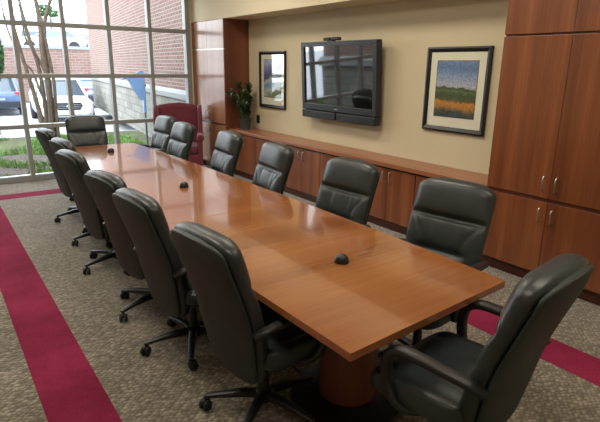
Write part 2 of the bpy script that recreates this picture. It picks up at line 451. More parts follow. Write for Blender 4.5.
# local: screen faces -X, width along Y, origin at centre; tilted slightly forward
W2, H2 = 0.695, 0.415
bm = bmesh.new()
for a in ((-W2, W2, H2 - 0.055, H2), (-W2, W2, -H2, -H2 + 0.075), (-W2, -W2 + 0.06, -H2 + 0.075, H2 - 0.055), (W2 - 0.06, W2, -H2 + 0.075, H2 - 0.055)):
    box(bm, -0.02, 0.045, a[0], a[1], a[2], a[3])
obj('bezel', bm, M['bezel'], tv, smooth=False, bevel=0.004)
obj('screen', B(-0.002, 0.02, -W2 + 0.058, W2 - 0.058, -H2 + 0.073, H2 - 0.053), M['screen'], tv, smooth=False)
bm = bmesh.new(); box(bm, 0.045, 0.066, -W2 + 0.002, W2 - 0.002, -H2 - 0.07, H2 - 0.002); box(bm, 0.064, 0.112, -W2 + 0.09, W2 - 0.09, -H2 - 0.02, H2 - 0.06)
prism(bm, [(0.11, -0.36), (0.145, -0.25), (0.145, 0.25), (0.11, 0.33)], 'Y', -0.45, 0.45)
obj('rear_housing', bm, M['bezel_dark'], tv, smooth=False, bevel=0.005)
for s in (-1, 1):
    bm = B(-0.03, 0.06, min(s * 0.012, s * W2), max(s * 0.012, s * W2), -H2 - 0.105, -H2 - 0.008)
    obj('speaker_bar', bm, M['bezel_dark'], tv, smooth=False, bevel=0.012, segs=3)
obj('maker_mark', B(-0.0225, -0.019, -0.03, 0.03, -H2 + 0.028, -H2 + 0.04), M['metal'], tv, smooth=False)
bm = bmesh.new(); lathe(bm, [(0.001, -0.003), (0.008, -0.003), (0.008, 0.0)], 12, (-0.02, -W2 + 0.12, -H2 + 0.036), 'X'); obj('sensor_window', bm, M['bezel_dark'], tv)
obj('wall_bracket', B(0.14, 0.152, -0.25, 0.25, -0.25, 0.25), M['bezel_dark'], tv, smooth=False)
tv.rotation_euler = (0, R(-3.0), 0)
wc = thing('webcam', 'small black two-piece camera bar perched on top of the television', 'camera', (4.05, 4.98, 1.994))
for s, L in ((-1, 0.15), (1, 0.11)):
    bm = bmesh.new(); tube(bm, [(0, s * 0.014, 0.022), (0, s * (0.014 + L * .15), 0.022), (0, s * (0.014 + L), 0.022)], 0.023, 12, 0.02, e=0.7)
    obj('camera_head' if s < 0 else 'microphone_head', bm, M['bezel_dark'], wc)
bm = B(-0.02, 0.03, -0.05, 0.05, -0.008, 0.006); obj('clip', bm, M['bezel_dark'], wc, smooth=False)

# ------------------------------------------------------------------ pictures
def picture(label, yc, zc, w, h, fw_, matw, mat_b, art, ex=None):
    t = thing('framed_picture', label, 'picture', (WX - 0.002, yc, zc))
    bm = bmesh.new()
    sec = [(-0.004, 0.0), (-0.03, 0.0), (-0.034, fw_ * 0.35), (-0.024, fw_ * 0.8), (-0.018, fw_)]
    corners = [(-w / 2, -h / 2, 1, 1), (w / 2, -h / 2, -1, 1), (w / 2, h / 2, -1, -1), (-w / 2, h / 2, 1, -1)]
    rings = [[Vector((x, cy + sy * d, cz + sz * d)) for x, d in sec + [(-0.004, fw_)]] for cy, cz, sy, sz in corners]
    vs = [[bm.verts.new(p) for p in r] for r in rings]; n = len(vs[0])
    for i in range(4):
        a, b = vs[i], vs[(i + 1) % 4]
        for k in range(n): bm.faces.new((a[k], a[(k + 1) % n], b[(k + 1) % n], b[k]))
    obj('frame', bm, M['frame_black'], t, smooth=False)
    iw, ih = w / 2 - fw_ * .98, h / 2 - fw_ * .98
    obj('mat_board', B(-0.013, -0.004, -iw, iw, -ih, ih), M['mat_board'], t, smooth=False)
    aw, ah0, ah1 = iw - matw, -ih + mat_b, ih - matw
    obj('fillet', B(-0.0138, -0.013, -aw - .006, aw + .006, ah0 - .006, ah1 + .006), M['frame_gold'], t, smooth=False)
    obj('artwork', B(-0.0148, -0.0138, -aw, aw, ah0, ah1), M[art], t, smooth=False)
    obj('glass', B(-0.0175, -0.0165, -iw, iw, -ih, ih), M['pic_glass'], t, smooth=False)
    return t
picture('black framed landscape picture of a flower field under blue sky, nearer the camera', 3.222, 1.492, 0.738, 0.812, 0.048, 0.085, 0.10, 'paint_poppy')
picture('black framed bluish picture behind the plant by the corner cabinet', 6.50, 1.497, 0.70, 0.81, 0.045, 0.075, 0.11, 'paint_blue')

ol = thing('wall_socket', 'small black wall socket above the worktop beside the potted plant', 'socket', (WX - 0.001, 6.93, 0.89))
obj('cover_plate', B(-0.012, 0, -0.04, 0.04, -0.062, 0.062), M['bezel_dark'], ol, smooth=False, bevel=0.003)
for s in (-1, 1): obj('outlet', B(-0.015, -0.011, -0.018, 0.018, s * 0.028 - 0.016, s * 0.028 + 0.016), M['plastic'], ol, smooth=False, bevel=0.002)

# ------------------------------------------------------------------ potted plant
pl = thing('potted_plant', 'dark green leafy plant in a slate pot on the credenza by the corner cabinet', 'plant', (4.0, 6.975, 0.735))
bm = bmesh.new(); lathe(bm, [(0.07, 0.0), (0.075, 0.004), (0.092, 0.15), (0.10, 0.16), (0.10, 0.175), (0.092, 0.175), (0.088, 0.155)], 32); obj('pot', bm, M['pot'], pl)
bm = bmesh.new(); lathe(bm, [(0.002, 0.152), (0.06, 0.156), (0.089, 0.152)], 24); obj('soil', bm, M['soil'], pl)
for k in range(13):
    a = 2 * PI * k / 13 + rnd.uniform(-.2, .2); L = rnd.uniform(0.26, 0.62); out = rnd.uniform(0.06, 0.24) * (1.0 if math.cos(a) < .3 else 0.45)
    if k % 5 == 0: out *= 0.3; L = rnd.uniform(0.55, 0.62)
    bx, by = 0.04 * math.cos(a), 0.04 * math.sin(a)
    pts = catmull([(bx, by, 0.14), (bx + out * .2 * math.cos(a), by + out * .2 * math.sin(a), 0.15 + L * .4), (bx + out * .6 * math.cos(a), by + out * .6 * math.sin(a), 0.15 + L * .75), (bx + out * math.cos(a), by + out * math.sin(a), 0.15 + L * .92)], 6)
    bm = bmesh.new(); tube(bm, pts, [lerp(0.008, 0.003, i / (len(pts) - 1)) for i in range(len(pts))], 6, mi=1)
    for i in range(3, len(pts)):
        t = (pts[i] - pts[i - 1]).normalized()
        for s in (-1, 1):
            side = t.cross(Vector((rnd.uniform(-.6, .6), rnd.uniform(-.6, .6), 0.7))).normalized() * s
            d = (side * 0.9 + t * 0.7 + Vector((0, 0, rnd.uniform(-.2, .2)))).normalized(); ll = rnd.uniform(0.05, 0.078); w = d.cross(t)
            w = (w + t * 0.35).normalized() * ll * 0.27; p = pts[i]
            nn = d.cross(w).normalized() * ll * 0.08
            q = [p, p + d * ll * .3 + w + nn, p + d * ll * .65 + w * .9 + nn, p + d * ll, p + d * ll * .65 - w * .9 + nn, p + d * ll * .3 - w + nn]
            c1 = p + d * ll * .35; c2 = p + d * ll * .65
            vv = [bm.verts.new(x) for x in q]; m1 = bm.verts.new(c1); m2 = bm.verts.new(c2)
            for f in ((0, 1, 6), (1, 2, 7, 6), (2, 3, 7), (3, 4, 7), (4, 5, 6, 7), (5, 0, 6)):
                al = vv + [m1, m2]; bm.faces.new([al[j] for j in f])
    obj('frond', bm, [M['leaf'], M['stem']], pl)

# ------------------------------------------------------------------ conference table
tb = thing('conference_table', 'long boat-shaped cherry conference table with glossy top in the middle of the room', 'table', (1.595, 3.8, 0))
TZ = 0.74
def tl(y): return interp([(1.154, 1.066), (2.0, 1.052), (3.2, 1.045), (4.4, 1.056), (5.6, 1.088), (6.43, 1.120)], y) - 1.595
def tr(y): return interp([(1.215, 2.087), (2.0, 2.122), (3.2, 2.135), (4.4, 2.120), (5.6, 2.098), (6.43, 2.048)], y) - 1.595
secs = [((1.154, 1.215), (2.92, 2.985)), ((2.922, 2.987), (4.75, 4.75)), ((4.752, 4.752), (6.43, 6.43))]
def section(a, b, z0, z1, inset=0.0, mi=0):
    bm = bmesh.new(); n = 10
    L = [(tl(lerp(a[0], b[0], i / n)) + inset, lerp(a[0], b[0], i / n) - 3.8) for i in range(n + 1)]
    Rr = [(tr(lerp(a[1], b[1], i / n)) - inset, lerp(a[1], b[1], i / n) - 3.8) for i in range(n + 1)]
    rings = []
    for z in (z0, z1):
        rings.append([bm.verts.new((x, y, z)) for x, y in L + Rr[::-1]])
    m = len(rings[0])
    bm.faces.new(rings[1]); bm.faces.new(rings[0][::-1])
    for i in range(m): bm.faces.new((rings[0][i], rings[0][(i + 1) % m], rings[1][(i + 1) % m], rings[1][i]))
    return bm
for a, b in secs:
    s = obj('tabletop_section', section(a, b, TZ - 0.034, TZ), M['table'], tb, smooth=False, bevel=0.0015)
obj('underframe', B(-0.40, 0.40, -2.45, 2.45, TZ - 0.075, TZ - 0.035), M['seam'], tb, smooth=False)
for y in (1.74, 3.8, 5.86):
    bm = bmesh.new(); lathe(bm, [(0.15, 0.03), (0.15, TZ - 0.075)], 36, (0.0, y - 3.8, 0)); c = obj('pedestal', bm, M['cherry_side'], tb)
    bm = bmesh.new(); lathe(bm, [(0.30, 0.0), (0.31, 0.012), (0.30, 0.03), (0.18, 0.045), (0.16, 0.045)], 40, (0, y - 3.8, 0)); obj('base_plate', bm, M['plastic'], tb)

mics = [((1.598, 1.83), 'black dome microphone on the table nearest the camera'), ((1.60, 3.81), 'black dome microphone on the middle of the table'), ((1.607, 5.85), 'black dome microphone at the window end of the table, by the head chair')]
m0 = None
for (x, y), lb in mics:
    if m0 is None:
        m0 = thing('conference_microphone', lb, 'microphone', (x, y, TZ), group='dome microphones on the conference table')
        bm = bmesh.new(); lathe(bm, [(0.036, 0.0), (0.038, 0.004), (0.037, 0.012)], 32); obj('base_ring', bm, M['rubber'], m0)
        bm = bmesh.new(); lathe(bm, [(0.0345, 0.011), (0.034, 0.02), (0.03, 0.031), (0.022, 0.039), (0.011, 0.0435), (0.001, 0.045)], 32); obj('dome', bm, M['plastic'], m0)
    else: dup(m0, (x, y, TZ), 0, lb)

# ------------------------------------------------------------------ office chairs (local: faces +X)
SPINE = catmull([(-0.125, 0.285), (-0.155, 0.37), (-0.183, 0.50), (-0.218, 0.66), (-0.272, 0.82), (-0.317, 0.945), (-0.336, 1.038)], 8)
def spine(v):
    f = v * (len(SPINE) - 1); i = min(int(f), len(SPINE) - 2); p = SPINE[i].lerp(SPINE[i + 1], f - i)
    a = SPINE[max(i - 2, 0)]; b = SPINE[min(i + 3, len(SPINE) - 1)]; t = (b - a).normalized()
    return Vector((p[0], 0, p[1])), Vector((t[1], 0, -t[0]))     # point, front normal
def back_w(v):
    w = interp([(0, 0.165), (0.15, 0.20), (0.38, 0.236), (0.55, 0.243), (0.8, 0.243), (1, 0.236)], v)
    if v > 0.84: w *= (1 - ((v - 0.84) / 0.163) ** 2.6) ** (1 / 2.6)
    if v < 0.1: w *= (1 - ((0.1 - v) / 0.105) ** 2.4) ** (1 / 2.4)
    return w
def g(x, c, s): return math.exp(-((x - c) / s) ** 2)
def front_bump(u, v):
    au = abs(u); h = 0.0; HG, LG = 0.665, 0.465
    e = 1 - au ** 4
    if v > HG: h += 0.040 * math.sin(PI * min(1, ((v - HG) / (1 - HG)) ** 0.8)) ** 0.42 * e
    h -= 0.024 * g(v, HG - .004, 0.012) * (1 - au ** 6)
    mid = smooth(0.60, 0.42, au) * smooth(LG, LG + 0.04, v) * smooth(HG, HG - 0.03, v)
    fade = 0.45 + 0.55 * smooth(LG, HG, v)
    h += mid * (0.013 * math.sin(PI * min(1, max(0, (v - LG) / (HG - LG)))) ** 0.6 - 0.017 * fade * (1 - abs(math.sin(u * 9.5 + 0.4))) ** 2.2)
    bol = smooth(0.40, 0.62, au) * smooth(0.12, 0.22, v) * smooth(HG, HG - 0.06, v)
    ph = math.atan2((v - LG) * 2.4, au - 0.35)
    h += bol * (0.011 * math.sin(PI * min(1, max(0, (au - 0.38) / 0.66))) - 0.007 * max(0, math.sin(ph * 11.0)) ** 4 * smooth(0, .08, v - LG))
    h -= 0.003 * g(au, 0.50, 0.035) * smooth(LG, LG + .05, v) * smooth(HG, HG - .04, v)
    h -= 0.016 * g(v, LG, 0.014) * smooth(0.75, 0.5, au)
    h += 0.024 * math.sin(PI * min(1, max(0, v / LG))) * (1 - au ** 4) * (v < LG)
    return h
def chair_back():
    bm = bmesh.new(); NV, NU = 72, 84; rings = []
    for j in range(NV + 1):
        v = j / NV; v = 0.0015 + 0.997 * v
        p, n = spine(v); w = back_w(v)
        T = 0.042 * (1 - max(0, (v - 0.93) / 0.07) ** 2 * 0.7) * (1 - max(0, (0.08 - v) / 0.08) ** 2 * 0.6)
        ring = []
        for i in range(NU):
            a = 2 * PI * i / NU; y = w * spow(math.cos(a), 0.62); d = T * spow(math.sin(a), 0.62)
            if math.sin(a) > 0:
                u = y / max(w, 1e-4)
                fade = smooth(0, 0.35, math.sin(a)) * smooth(1.0, 0.965, v) * smooth(0.0, 0.04, v)
                d += front_bump(u, v) * fade
            # slight wrap: sides come forward
            d += 0.022 * (abs(y) / 0.25) ** 2.2 * smooth(0, .2, v)
            q = p + n * d; ring.append(Vector((q[0], y, q[2])))
        rings.append(ring)
    loft(bm, rings); return bm
def chair_shell():
    bm = bmesh.new(); NV, NU = 40, 44; rings = []
    for j in range(NV + 1):
        v = 0.03 + 0.945 * j / NV
        p, n = spine(v); vv = (v - 0.03) / 0.945
        w = back_w(0.0 + v) * 0.93
        if vv > 0.86: w = min(w, interp([(0.86, 0.23), (1, 0.225)], vv) * (1 - ((vv - 0.86) / 0.143) ** 2.6) ** (1 / 2.6))
        if vv < 0.1: w *= max(0.03, (1 - ((0.1 - vv) / 0.102) ** 2.4)) ** (1 / 2.4)
        T = 0.013; ring = []
        for i in range(NU):
            a = 2 * PI * i / NU; y = w * spow(math.cos(a), 0.5); d = -0.041 + T * spow(math.sin(a), 0.5)
            d += 0.022 * (abs(y) / 0.25) ** 2.2 * smooth(0, .2, v)
            q = p + n * d; ring.append(Vector((q[0], y, q[2])))
        rings.append(ring)
    loft(bm, rings); return bm
def chair_seat():
    bm = bmesh.new(); vs = ellipsoid(bm, (0.062, 0, 0.425), (0.238, 0.262, 0.055), 0.45, 0.42, 64, 22)
    for r in vs:
        for v in r:
            x, y = v.co.x - 0.062, v.co.y; up_ = v.co.z > 0.425
            if x > 0.12: v.co.z -= 0.06 * ((x - 0.12) / 0.118) ** 2 * (1.0 if up_ else 0.3)
            if up_:
                v.co.z += 0.022 * (abs(y) / 0.26) ** 2 - 0.010 * g(x, -0.02, 0.012) * (abs(y) < .2) - 0.012 * g(abs(y), 0.185, 0.014) * (abs(x) < .2)
            v.co.z += -0.02 * x
    return bm
def chair_arm(s):
    bm = bmesh.new()
    pts = catmull([(-0.235, s * .250, 0.605), (-0.19, s * .268, 0.628), (-0.10, s * .283, 0.643), (0.0, s * .288, 0.650), (0.085, s * .287, 0.644), (0.138, s * .284, 0.606), (0.15, s * .281, 0.53), (0.135, s * .276, 0.45), (0.10, s * .262, 0.395), (0.05, s * .225, 0.372), (0.0, s * .15, 0.366)], 5)
    n = len(pts); ra = []; rb = []
    for i in range(n):
        f = i / (n - 1); ra.append(interp([(0, 0.018), (.1, 0.026), (.35, 0.030), (.5, 0.027), (.7, 0.024), (1, 0.02)], f)); rb.append(interp([(0, 0.015), (.3, 0.018), (.5, 0.021), (.7, 0.020), (1, 0.013)], f))
    # keep the sweep frame sideways
    P = [Vector(p) for p in pts]; rings = []
    for i in range(n):
        t = (P[min(i + 1, n - 1)] - P[max(i - 1, 0)]).normalized(); sd = Vector((0, 1, 0)); sd = (sd - t * sd.dot(t)).normalized(); w = t.cross(sd)
        rings.append([P[i] + sd * ra[i] * spow(math.cos(a), .75) + w * rb[i] * spow(math.sin(a), .75) for a in (2 * PI * q / 14 for q in range(14))])
    loft(bm, rings); return bm
def make_chair(label, group):
    t = thing('office_chair', label, 'chair', group=group)
    obj('seat', chair_seat(), M['leather'], t, angle=80)
    obj('backrest', chair_back(), M['leather'], t, angle=80)
    obj('back_shell', chair_shell(), M['leather_back'], t, angle=60)
    for s in (-1, 1): obj('armrest', chair_arm(s), M['plastic'], t, angle=80)
    bm = bmesh.new(); ellipsoid(bm, (0.062, 0, 0.375), (0.20, 0.22, 0.022), 0.3, 0.35, 40, 10); obj('seat_pan', bm, M['plastic'], t)
    bm = bmesh.new(); box(bm, -0.12, 0.14, -0.075, 0.075, 0.31, 0.358); box(bm, -0.20, -0.10, -0.045, 0.045, 0.335, 0.36); obj('tilt_mechanism', bm, M['plastic'], t, smooth=False, bevel=0.012)
    bm = bmesh.new(); tube(bm, [(0.03, -0.07, 0.335), (0.03, -0.16, 0.333), (0.03, -0.24, 0.325)], [0.005, 0.005, 0.008], 8); obj('lever', bm, M['plastic'], t)
    bm = bmesh.new(); lathe(bm, [(0.026, 0.10), (0.026, 0.22), (0.02, 0.222), (0.02, 0.32)], 20); obj('gas_lift', bm, M['plastic'], t)
    bm = bmesh.new(); lathe(bm, [(0.03, 0.062), (0.048, 0.068), (0.048, 0.115), (0.034, 0.125), (0.026, 0.125)], 24); obj('base_hub', bm, M['plastic'], t)
    for k in range(5):
        a = 2 * PI * k / 5 + PI
        ca, sa = math.cos(a), math.sin(a)
        pts = [(0.035 * ca, 0.035 * sa, 0.098), (0.12 * ca, 0.12 * sa, 0.096), (0.22 * ca, 0.22 * sa, 0.084), (0.29 * ca, 0.29 * sa, 0.074), (0.305 * ca, 0.305 * sa, 0.072)]
        bm = bmesh.new(); tube(bm, pts, [0.026, 0.024, 0.02, 0.017, 0.012], 12, [0.022, 0.02, 0.014, 0.011, 0.008], e=0.6)
        leg = obj('leg', bm, M['plastic'], t)
        bm = bmesh.new(); rot = a + 0.9 + k
        mt = Matrix.Translation((0.292 * ca, 0.292 * sa, 0)) @ Matrix.Rotation(rot, 4, 'Z')
        for s in (-1, 1):
            nb = len(bm.verts); lathe(bm, [(0.006, s * 0.007), (0.024, s * 0.007), (0.0275, s * 0.011), (0.0275, s * 0.021), (0.022, s * 0.026), (0.004, s * 0.027)], 20, (0.012, 0, 0.0275), 'Y')
        tube(bm, [(0.0, 0, 0.03), (0, 0, 0.07)], 0.007, 8, up=(1, 0, 0))
        ellipsoid(bm, (0.008, 0, 0.044), (0.026, 0.012, 0.018), 0.8, 0.8, 14, 8)
        bmesh.ops.transform(bm, matrix=mt, verts=bm.verts)
        obj('caster', bm, M['rubber'], leg)
    return t
GL = 'chairs along the left side of the table'; GR = 'chairs along the TV side of the table'
left = [  # x, y, rotation, leg phase, lift of the seat, label
    (1.175, 1.905, 5, 0, 0, 'dark leather office chair in the left row nearest the camera, its seat showing'),
    (1.15, 2.70, 5, 26, 0, 'dark leather office chair second from the camera in the left row, seen from behind'),
    (1.155, 3.34, 8, 54, 0, 'dark leather office chair third from the camera in the left row, seen from behind'),
    (1.165, 4.31, 7, 50, 0, 'dark leather office chair fourth from the camera in the left row, seen from behind'),
    (1.255, 5.05, 5, 44, 0, 'dark leather office chair fifth from the camera in the left row, mostly hidden'),
    (1.28, 5.93, 6, 40, 0, 'dark leather office chair at the window end of the left row, mostly hidden')]
right = [
    (2.135, 1.745, 190, 10, .035, 'dark leather office chair nearest the camera on the TV side, beside the tall cabinet'),
    (2.07, 2.62, 185, 20, .035, 'dark leather office chair second from the camera on the TV side, front turned to camera'),
    (2.06, 3.625, 174, 40, .03, 'dark leather office chair third from the camera on the TV side, left of the television'),
    (2.10, 4.54, 175, 60, .03, 'dark leather office chair fourth from the camera on the TV side, below the potted plant'),
    (2.035, 5.50, 180, 30, .03, 'dark leather office chair fifth from camera, TV side, overlapping the burgundy armchair right half'),
    (2.11, 6.20, 183, 50, .04, 'dark leather office chair at the window end of the TV side, before the burgundy armchair')]
def settle(o, rz, phase, lift):
    for ch in o.children:
        k = ch.name.split('.')[0]
        if k in ('leg', 'base_hub'): ch.rotation_euler = (0, 0, R(phase - 36 - rz))
        elif k != 'gas_lift': ch.location = (0, 0, lift)
c0 = make_chair(left[0][5], GL)
for L_, G_ in ((left, GL), (right, GR)):
    for x, y, a, ph, li, lb in L_:
        if lb is left[0][5]: o = c0; c0.location = (x, y, 0); c0.rotation_euler = (0, 0, R(a))
        else: o = dup(c0, (x, y, 0), R(a), lb, G_)
        settle(o, a, ph, li)
hd = dup(c0, (1.63, 6.765, 0), R(-93), 'dark leather office chair at the head of the table, backed by the window'); del hd['group']; settle(hd, -93, 30, .012)
nr = dup(c0, (1.585, 1.075, 0), R(97), 'dark leather office chair at the near end of the table, bottom right of photo'); del nr['group']; settle(nr, 97, 20, .045)

# ------------------------------------------------------------------ burgundy wing armchair (local: faces +X)
wg = thing('wing_armchair', 'burgundy upholstered wing armchair in the corner by the window', 'armchair', (3.22, 7.78, 0), R(245))
bm = bmesh.new()
def wing_back():
    bm = bmesh.new(); rings = []; NV = 22
    for j in range(NV + 1):
        v = j / NV; z = lerp(0.30, 1.05, v); x = -0.26 - 0.10 * v
        ring = []
        for i in range(40):
            a = 2 * PI * i / 40; y = 0.32 * spow(math.cos(a), .35); d = 0.06 * spow(math.sin(a), .5) * (1 if v < .93 else max(.15, 1 - ((v - .93) / .07) ** 2))
            arch = 0.045 * math.cos(y / 0.32 * PI / 2) * v ** 3
            ring.append(Vector((x + d + 0.02 * v * (1 - (y / .32) ** 2) * (math.sin(a) > 0), y, z + arch)))
        rings.append(ring)
    loft(bm, rings); return bm
obj('backrest', wing_back(), M['wing'], wg, angle=70)
for s in (-1, 1):
    bm = bmesh.new(); prof = [(-0.33, 0.58), (0.02, 0.60), (-0.02, 0.72), (-0.06, 0.83), (-0.09, 0.93), (-0.14, 1.02), (-0.22, 1.065), (-0.36, 1.06)]
    prism(bm, prof, 'Y', s * 0.315, s * 0.385); o = obj('wing', bm, M['wing'], wg, bevel=0.028, segs=4, angle=60)
    bm = bmesh.new(); box(bm, -0.33, 0.26, min(s * .30, s * .375), max(s * .30, s * .375), 0.14, 0.58)
    tube(bm, [(-0.32, s * .345, 0.585), (-0.2, s * .345, 0.585), (0.265, s * .345, 0.585), (0.285, s * .345, 0.585)], [0.05, 0.055, 0.06, 0.045], 18)
    obj('arm', bm, M['wing'], wg, bevel=0.02, segs=3, angle=60)
obj('seat_base', B(-0.3, 0.28, -0.30, 0.30, 0.14, 0.33), M['wing'], wg, smooth=False, bevel=0.02, segs=3)
bm = bmesh.new(); ellipsoid(bm, (0.02, 0, 0.40), (0.29, 0.292, 0.075), 0.4, 0.3, 40, 14); obj('seat_cushion', bm, M['wing'], wg)
for x in (-0.28, 0.24):
    for y in (-0.3, 0.3):
        bm = bmesh.new(); lathe(bm, [(0.016, 0.0), (0.02, 0.01), (0.028, 0.14)], 14, (x, y, 0)); obj('leg', bm, M['wing_leg'], wg)

# ------------------------------------------------------------------ outside
GZ = -0.12; LZ = -0.50
struct('ground_lawn', B(-14, 12, WY + 0.1, 14.3, LZ - 0.1, GZ), M['lawn'], 'patchy lawn outside the window', smooth=False)
struct('ground_mulch', B(-3, 4.0, WY + 0.12, 12.4, GZ - 0.05, GZ + 0.012), M['mulch'], 'mulch bed outside the window', smooth=False)
struct('pavement', B(-40, 50, 14.3, 60, LZ - 0.1, LZ), M['asphalt'], 'bright car park', smooth=False)
struct('kerb', B(-14, 12, 14.301, 14.45, LZ + 0.001, GZ + 0.02), M['coping'], smooth=False)
bm = bmesh.new()
def patch(n, x0, x1, y0, y1, dens=None):
    for _ in range(n):
        x, y = rnd.uniform(x0, x1), rnd.uniform(y0, y1)
        if dens and not dens(x, y): continue
        a = rnd.uniform(0, 2 * PI); h = rnd.uniform(0.05, 0.14); w = rnd.uniform(0.008, 0.016); lx, ly = rnd.uniform(-.06, .06), rnd.uniform(-.06, .06)
        dx, dy = w * math.cos(a), w * math.sin(a)
        v = [bm.verts.new(p) for p in ((x - dx, y - dy, GZ), (x + dx, y + dy, GZ), (x + lx * .5 + dx * .6, y + ly * .5 + dy * .6, GZ + h * .6), (x + lx, y + ly, GZ + h), (x + lx * .5 - dx * .6, y + ly * .5 - dy * .6, GZ + h * .6))]
        bm.faces.new(v)
from mathutils import noise as mn
patch(26000, -2.5, 4.0, 8.9, 14.2, lambda x, y: mn.noise(Vector((x * 1.1, y * 0.9, 3.1))) + (0.10 if y > 11.6 else (0.20 if 8.9 < y < 9.6 else -0.06)) > 0.05)
patch(7000, -10, -1.9, 12.0, 14.2)
o = obj('grass', bm, M['grass'], smooth=False); tag(o, 'bright green grass and clumps growing outside the window', 'grass', kind='stuff')

# brick building wing at the right outside
bld = thing('brick_building', 'brick building with pale stone block base outside the window', 'building', (4.02, 8.55, 0), math.atan2(1, 0.133))
# local +X runs away from the window wall, wall face toward +Y (room's left)
bm = B(-0.0, 15.5, -3.0, 0.0, 1.2, 7.5); obj('brick_wall', bm, M['brick'], bld, smooth=False)
bm = B(-0.0, 15.52, -3.0, 0.03, GZ, 1.03); obj('block_base', bm, M['block'], bld, smooth=False)
bm = bmesh.new(); prism(bm, [(-3.0, 1.03), (0.07, 1.03), (0.07, 1.13), (0.0, 1.21), (-3.0, 1.21)], 'X', 0.0, 15.55); obj('stone_band', bm, M['coping'], bld, smooth=False)
# second wing beyond the left of the photo (seen mirrored in the television)
b2 = thing('brick_building', 'brick wing with stone base mirrored in the television screen', 'building', (-1.75, 8.6, 0), PI / 2)
obj('brick_wall', B(0, 3.85, 0.0, 4.0, 1.37, 7.5), M['brick'], b2, smooth=False)
obj('block_base', B(0, 3.9, -0.05, 4.0, GZ, 1.12), M['block'], b2, smooth=False)
bm = bmesh.new(); prism(bm, [(4.0, 1.12), (-0.12, 1.12), (-0.12, 1.28), (0.0, 1.38), (4.0, 1.38)], 'X', 0.0, 3.97); obj('stone_band', bm, M['coping'], b2, smooth=False)

# blue sign on a post
sg = thing('blue_sign', 'blue angular sign on a slim post outside the window', 'sign', (3.27, 9.45, GZ))
bm = bmesh.new()
prism(bm, [(-0.43, 1.54), (-0.16, 1.64), (-0.04, 1.695), (0.035, 1.695), (0.02, 1.17), (-0.07, 1.175), (-0.28, 1.555)], 'Y', -0.008, 0.008)
obj('sign_panel', bm, M['sign_blue'], sg, smooth=False)
bm = bmesh.new(); box(bm, 0.0, 0.05, 0.009, 0.05, 0.95, 1.69); obj('post_sleeve', bm, M['sign_blue'], sg, smooth=False, bevel=0.004)
bm = bmesh.new(); tube(bm, [(0.025, 0.03, 0.0), (0.025, 0.03, 0.8), (0.025, 0.03, 1.60)], 0.018, 12, up=(1, 0, 0)); obj('post', bm, M['sign_post'], sg)
obj('clamp', B(0.04, 0.062, 0.0, 0.055, 1.42, 1.46), M['plastic'], sg, smooth=False)

# multi-stem tree
tr_ = thing('crape_myrtle_tree', 'bare multi-stemmed tree standing outside the window', 'tree', (2.30, 13.2, GZ))
Y0 = 13.2
def stem(pts, r0, r1):
    bm = bmesh.new(); P = catmull([(x - 2.30, dy, z - GZ) for x, dy, z in pts], 6)
    tube(bm, P, [0.74 * lerp(r0, r1, i / (len(P) - 1)) * (1 + .08 * math.sin(i * 1.7)) for i in range(len(P))], 10, up=(0, 1, 0)); obj('trunk', bm, M['bark'], tr_)
stem([(2.16, 0, GZ - .05), (2.12, 0, .4), (2.06, .05, .9), (1.98, .05, 1.35), (1.88, 0, 1.9), (1.78, 0, 2.7), (1.70, 0, 4.2)], .085, .035)
stem([(2.24, .1, GZ - .05), (2.25, .1, .5), (2.24, .1, 1.1), (2.20, .1, 1.7), (2.06, .1, 2.4), (1.98, .1, 3.2), (1.95, .1, 4.6)], .075, .04)
stem([(2.30, 0, GZ - .05), (2.32, -.05, .6), (2.33, -.05, 1.3), (2.30, -.05, 2.0), (2.33, 0, 2.6), (2.28, 0, 3.4), (2.25, 0, 4.8)], .08, .05)
stem([(2.38, .1, GZ - .05), (2.39, .1, .6), (2.40, .12, 1.2), (2.40, .12, 1.9), (2.44, .12, 2.5), (2.60, .1, 3.0), (2.85, .1, 3.5), (3.1, .1, 4.4)], .08, .035)
stem([(2.44, 0, GZ - .05), (2.45, 0, .5), (2.48, 0, 1.3), (2.42, 0, 2.0), (2.36, 0, 2.7), (2.20, 0, 3.5), (2.1, 0, 4.6)], .06, .03)
stem([(2.20, .1, 1.0), (2.08, .15, 1.5), (1.92, .2, 1.75), (1.7, .2, 2.4), (1.62, .2, 3.4)], .04, .02)
stem([(2.36, .05, 1.35), (2.22, .05, 1.8), (2.02, .05, 2.2), (1.98, 0, 2.6)], .035, .02)

def leafy(bm, c, r, n, size):
    for _ in range(n):
        d = Vector((rnd.gauss(0, 1), rnd.gauss(0, 1), rnd.gauss(0, 1))).normalized() * rnd.uniform(.6, 1.0) ** .5
        p = Vector((c[0] + d.x * r[0], c[1] + d.y * r[1], c[2] + d.z * r[2]))
        a = Vector((rnd.uniform(-1, 1), rnd.uniform(-1, 1), rnd.uniform(-1, 1))).normalized(); b = a.orthogonal().normalized()
        s = size * rnd.uniform(.6, 1.3)
        bm.faces.new([bm.verts.new(q) for q in (p - a * s, p + b * s * .5, p + a * s, p - b * s * .5)])
bs = thing('evergreen_tree', 'green leafy evergreen at the left edge outside the window', 'tree', (1.40, 15.2, GZ))
bm = bmesh.new(); leafy(bm, (0.0, 0, 2.0), (0.36, .5, 0.75), 1500, 0.07); leafy(bm, (-0.1, 0, 2.6), (0.28, .4, 0.4), 400, 0.07); obj('foliage', bm, M['bushleaf'], bs, smooth=False)
bm = bmesh.new(); tube(bm, [(0, 0, 0), (0.02, 0, 1.0), (0, 0, 2.4)], [.05, .04, .02], 8, up=(1, 0, 0)); obj('trunk', bm, M['bark'], bs)

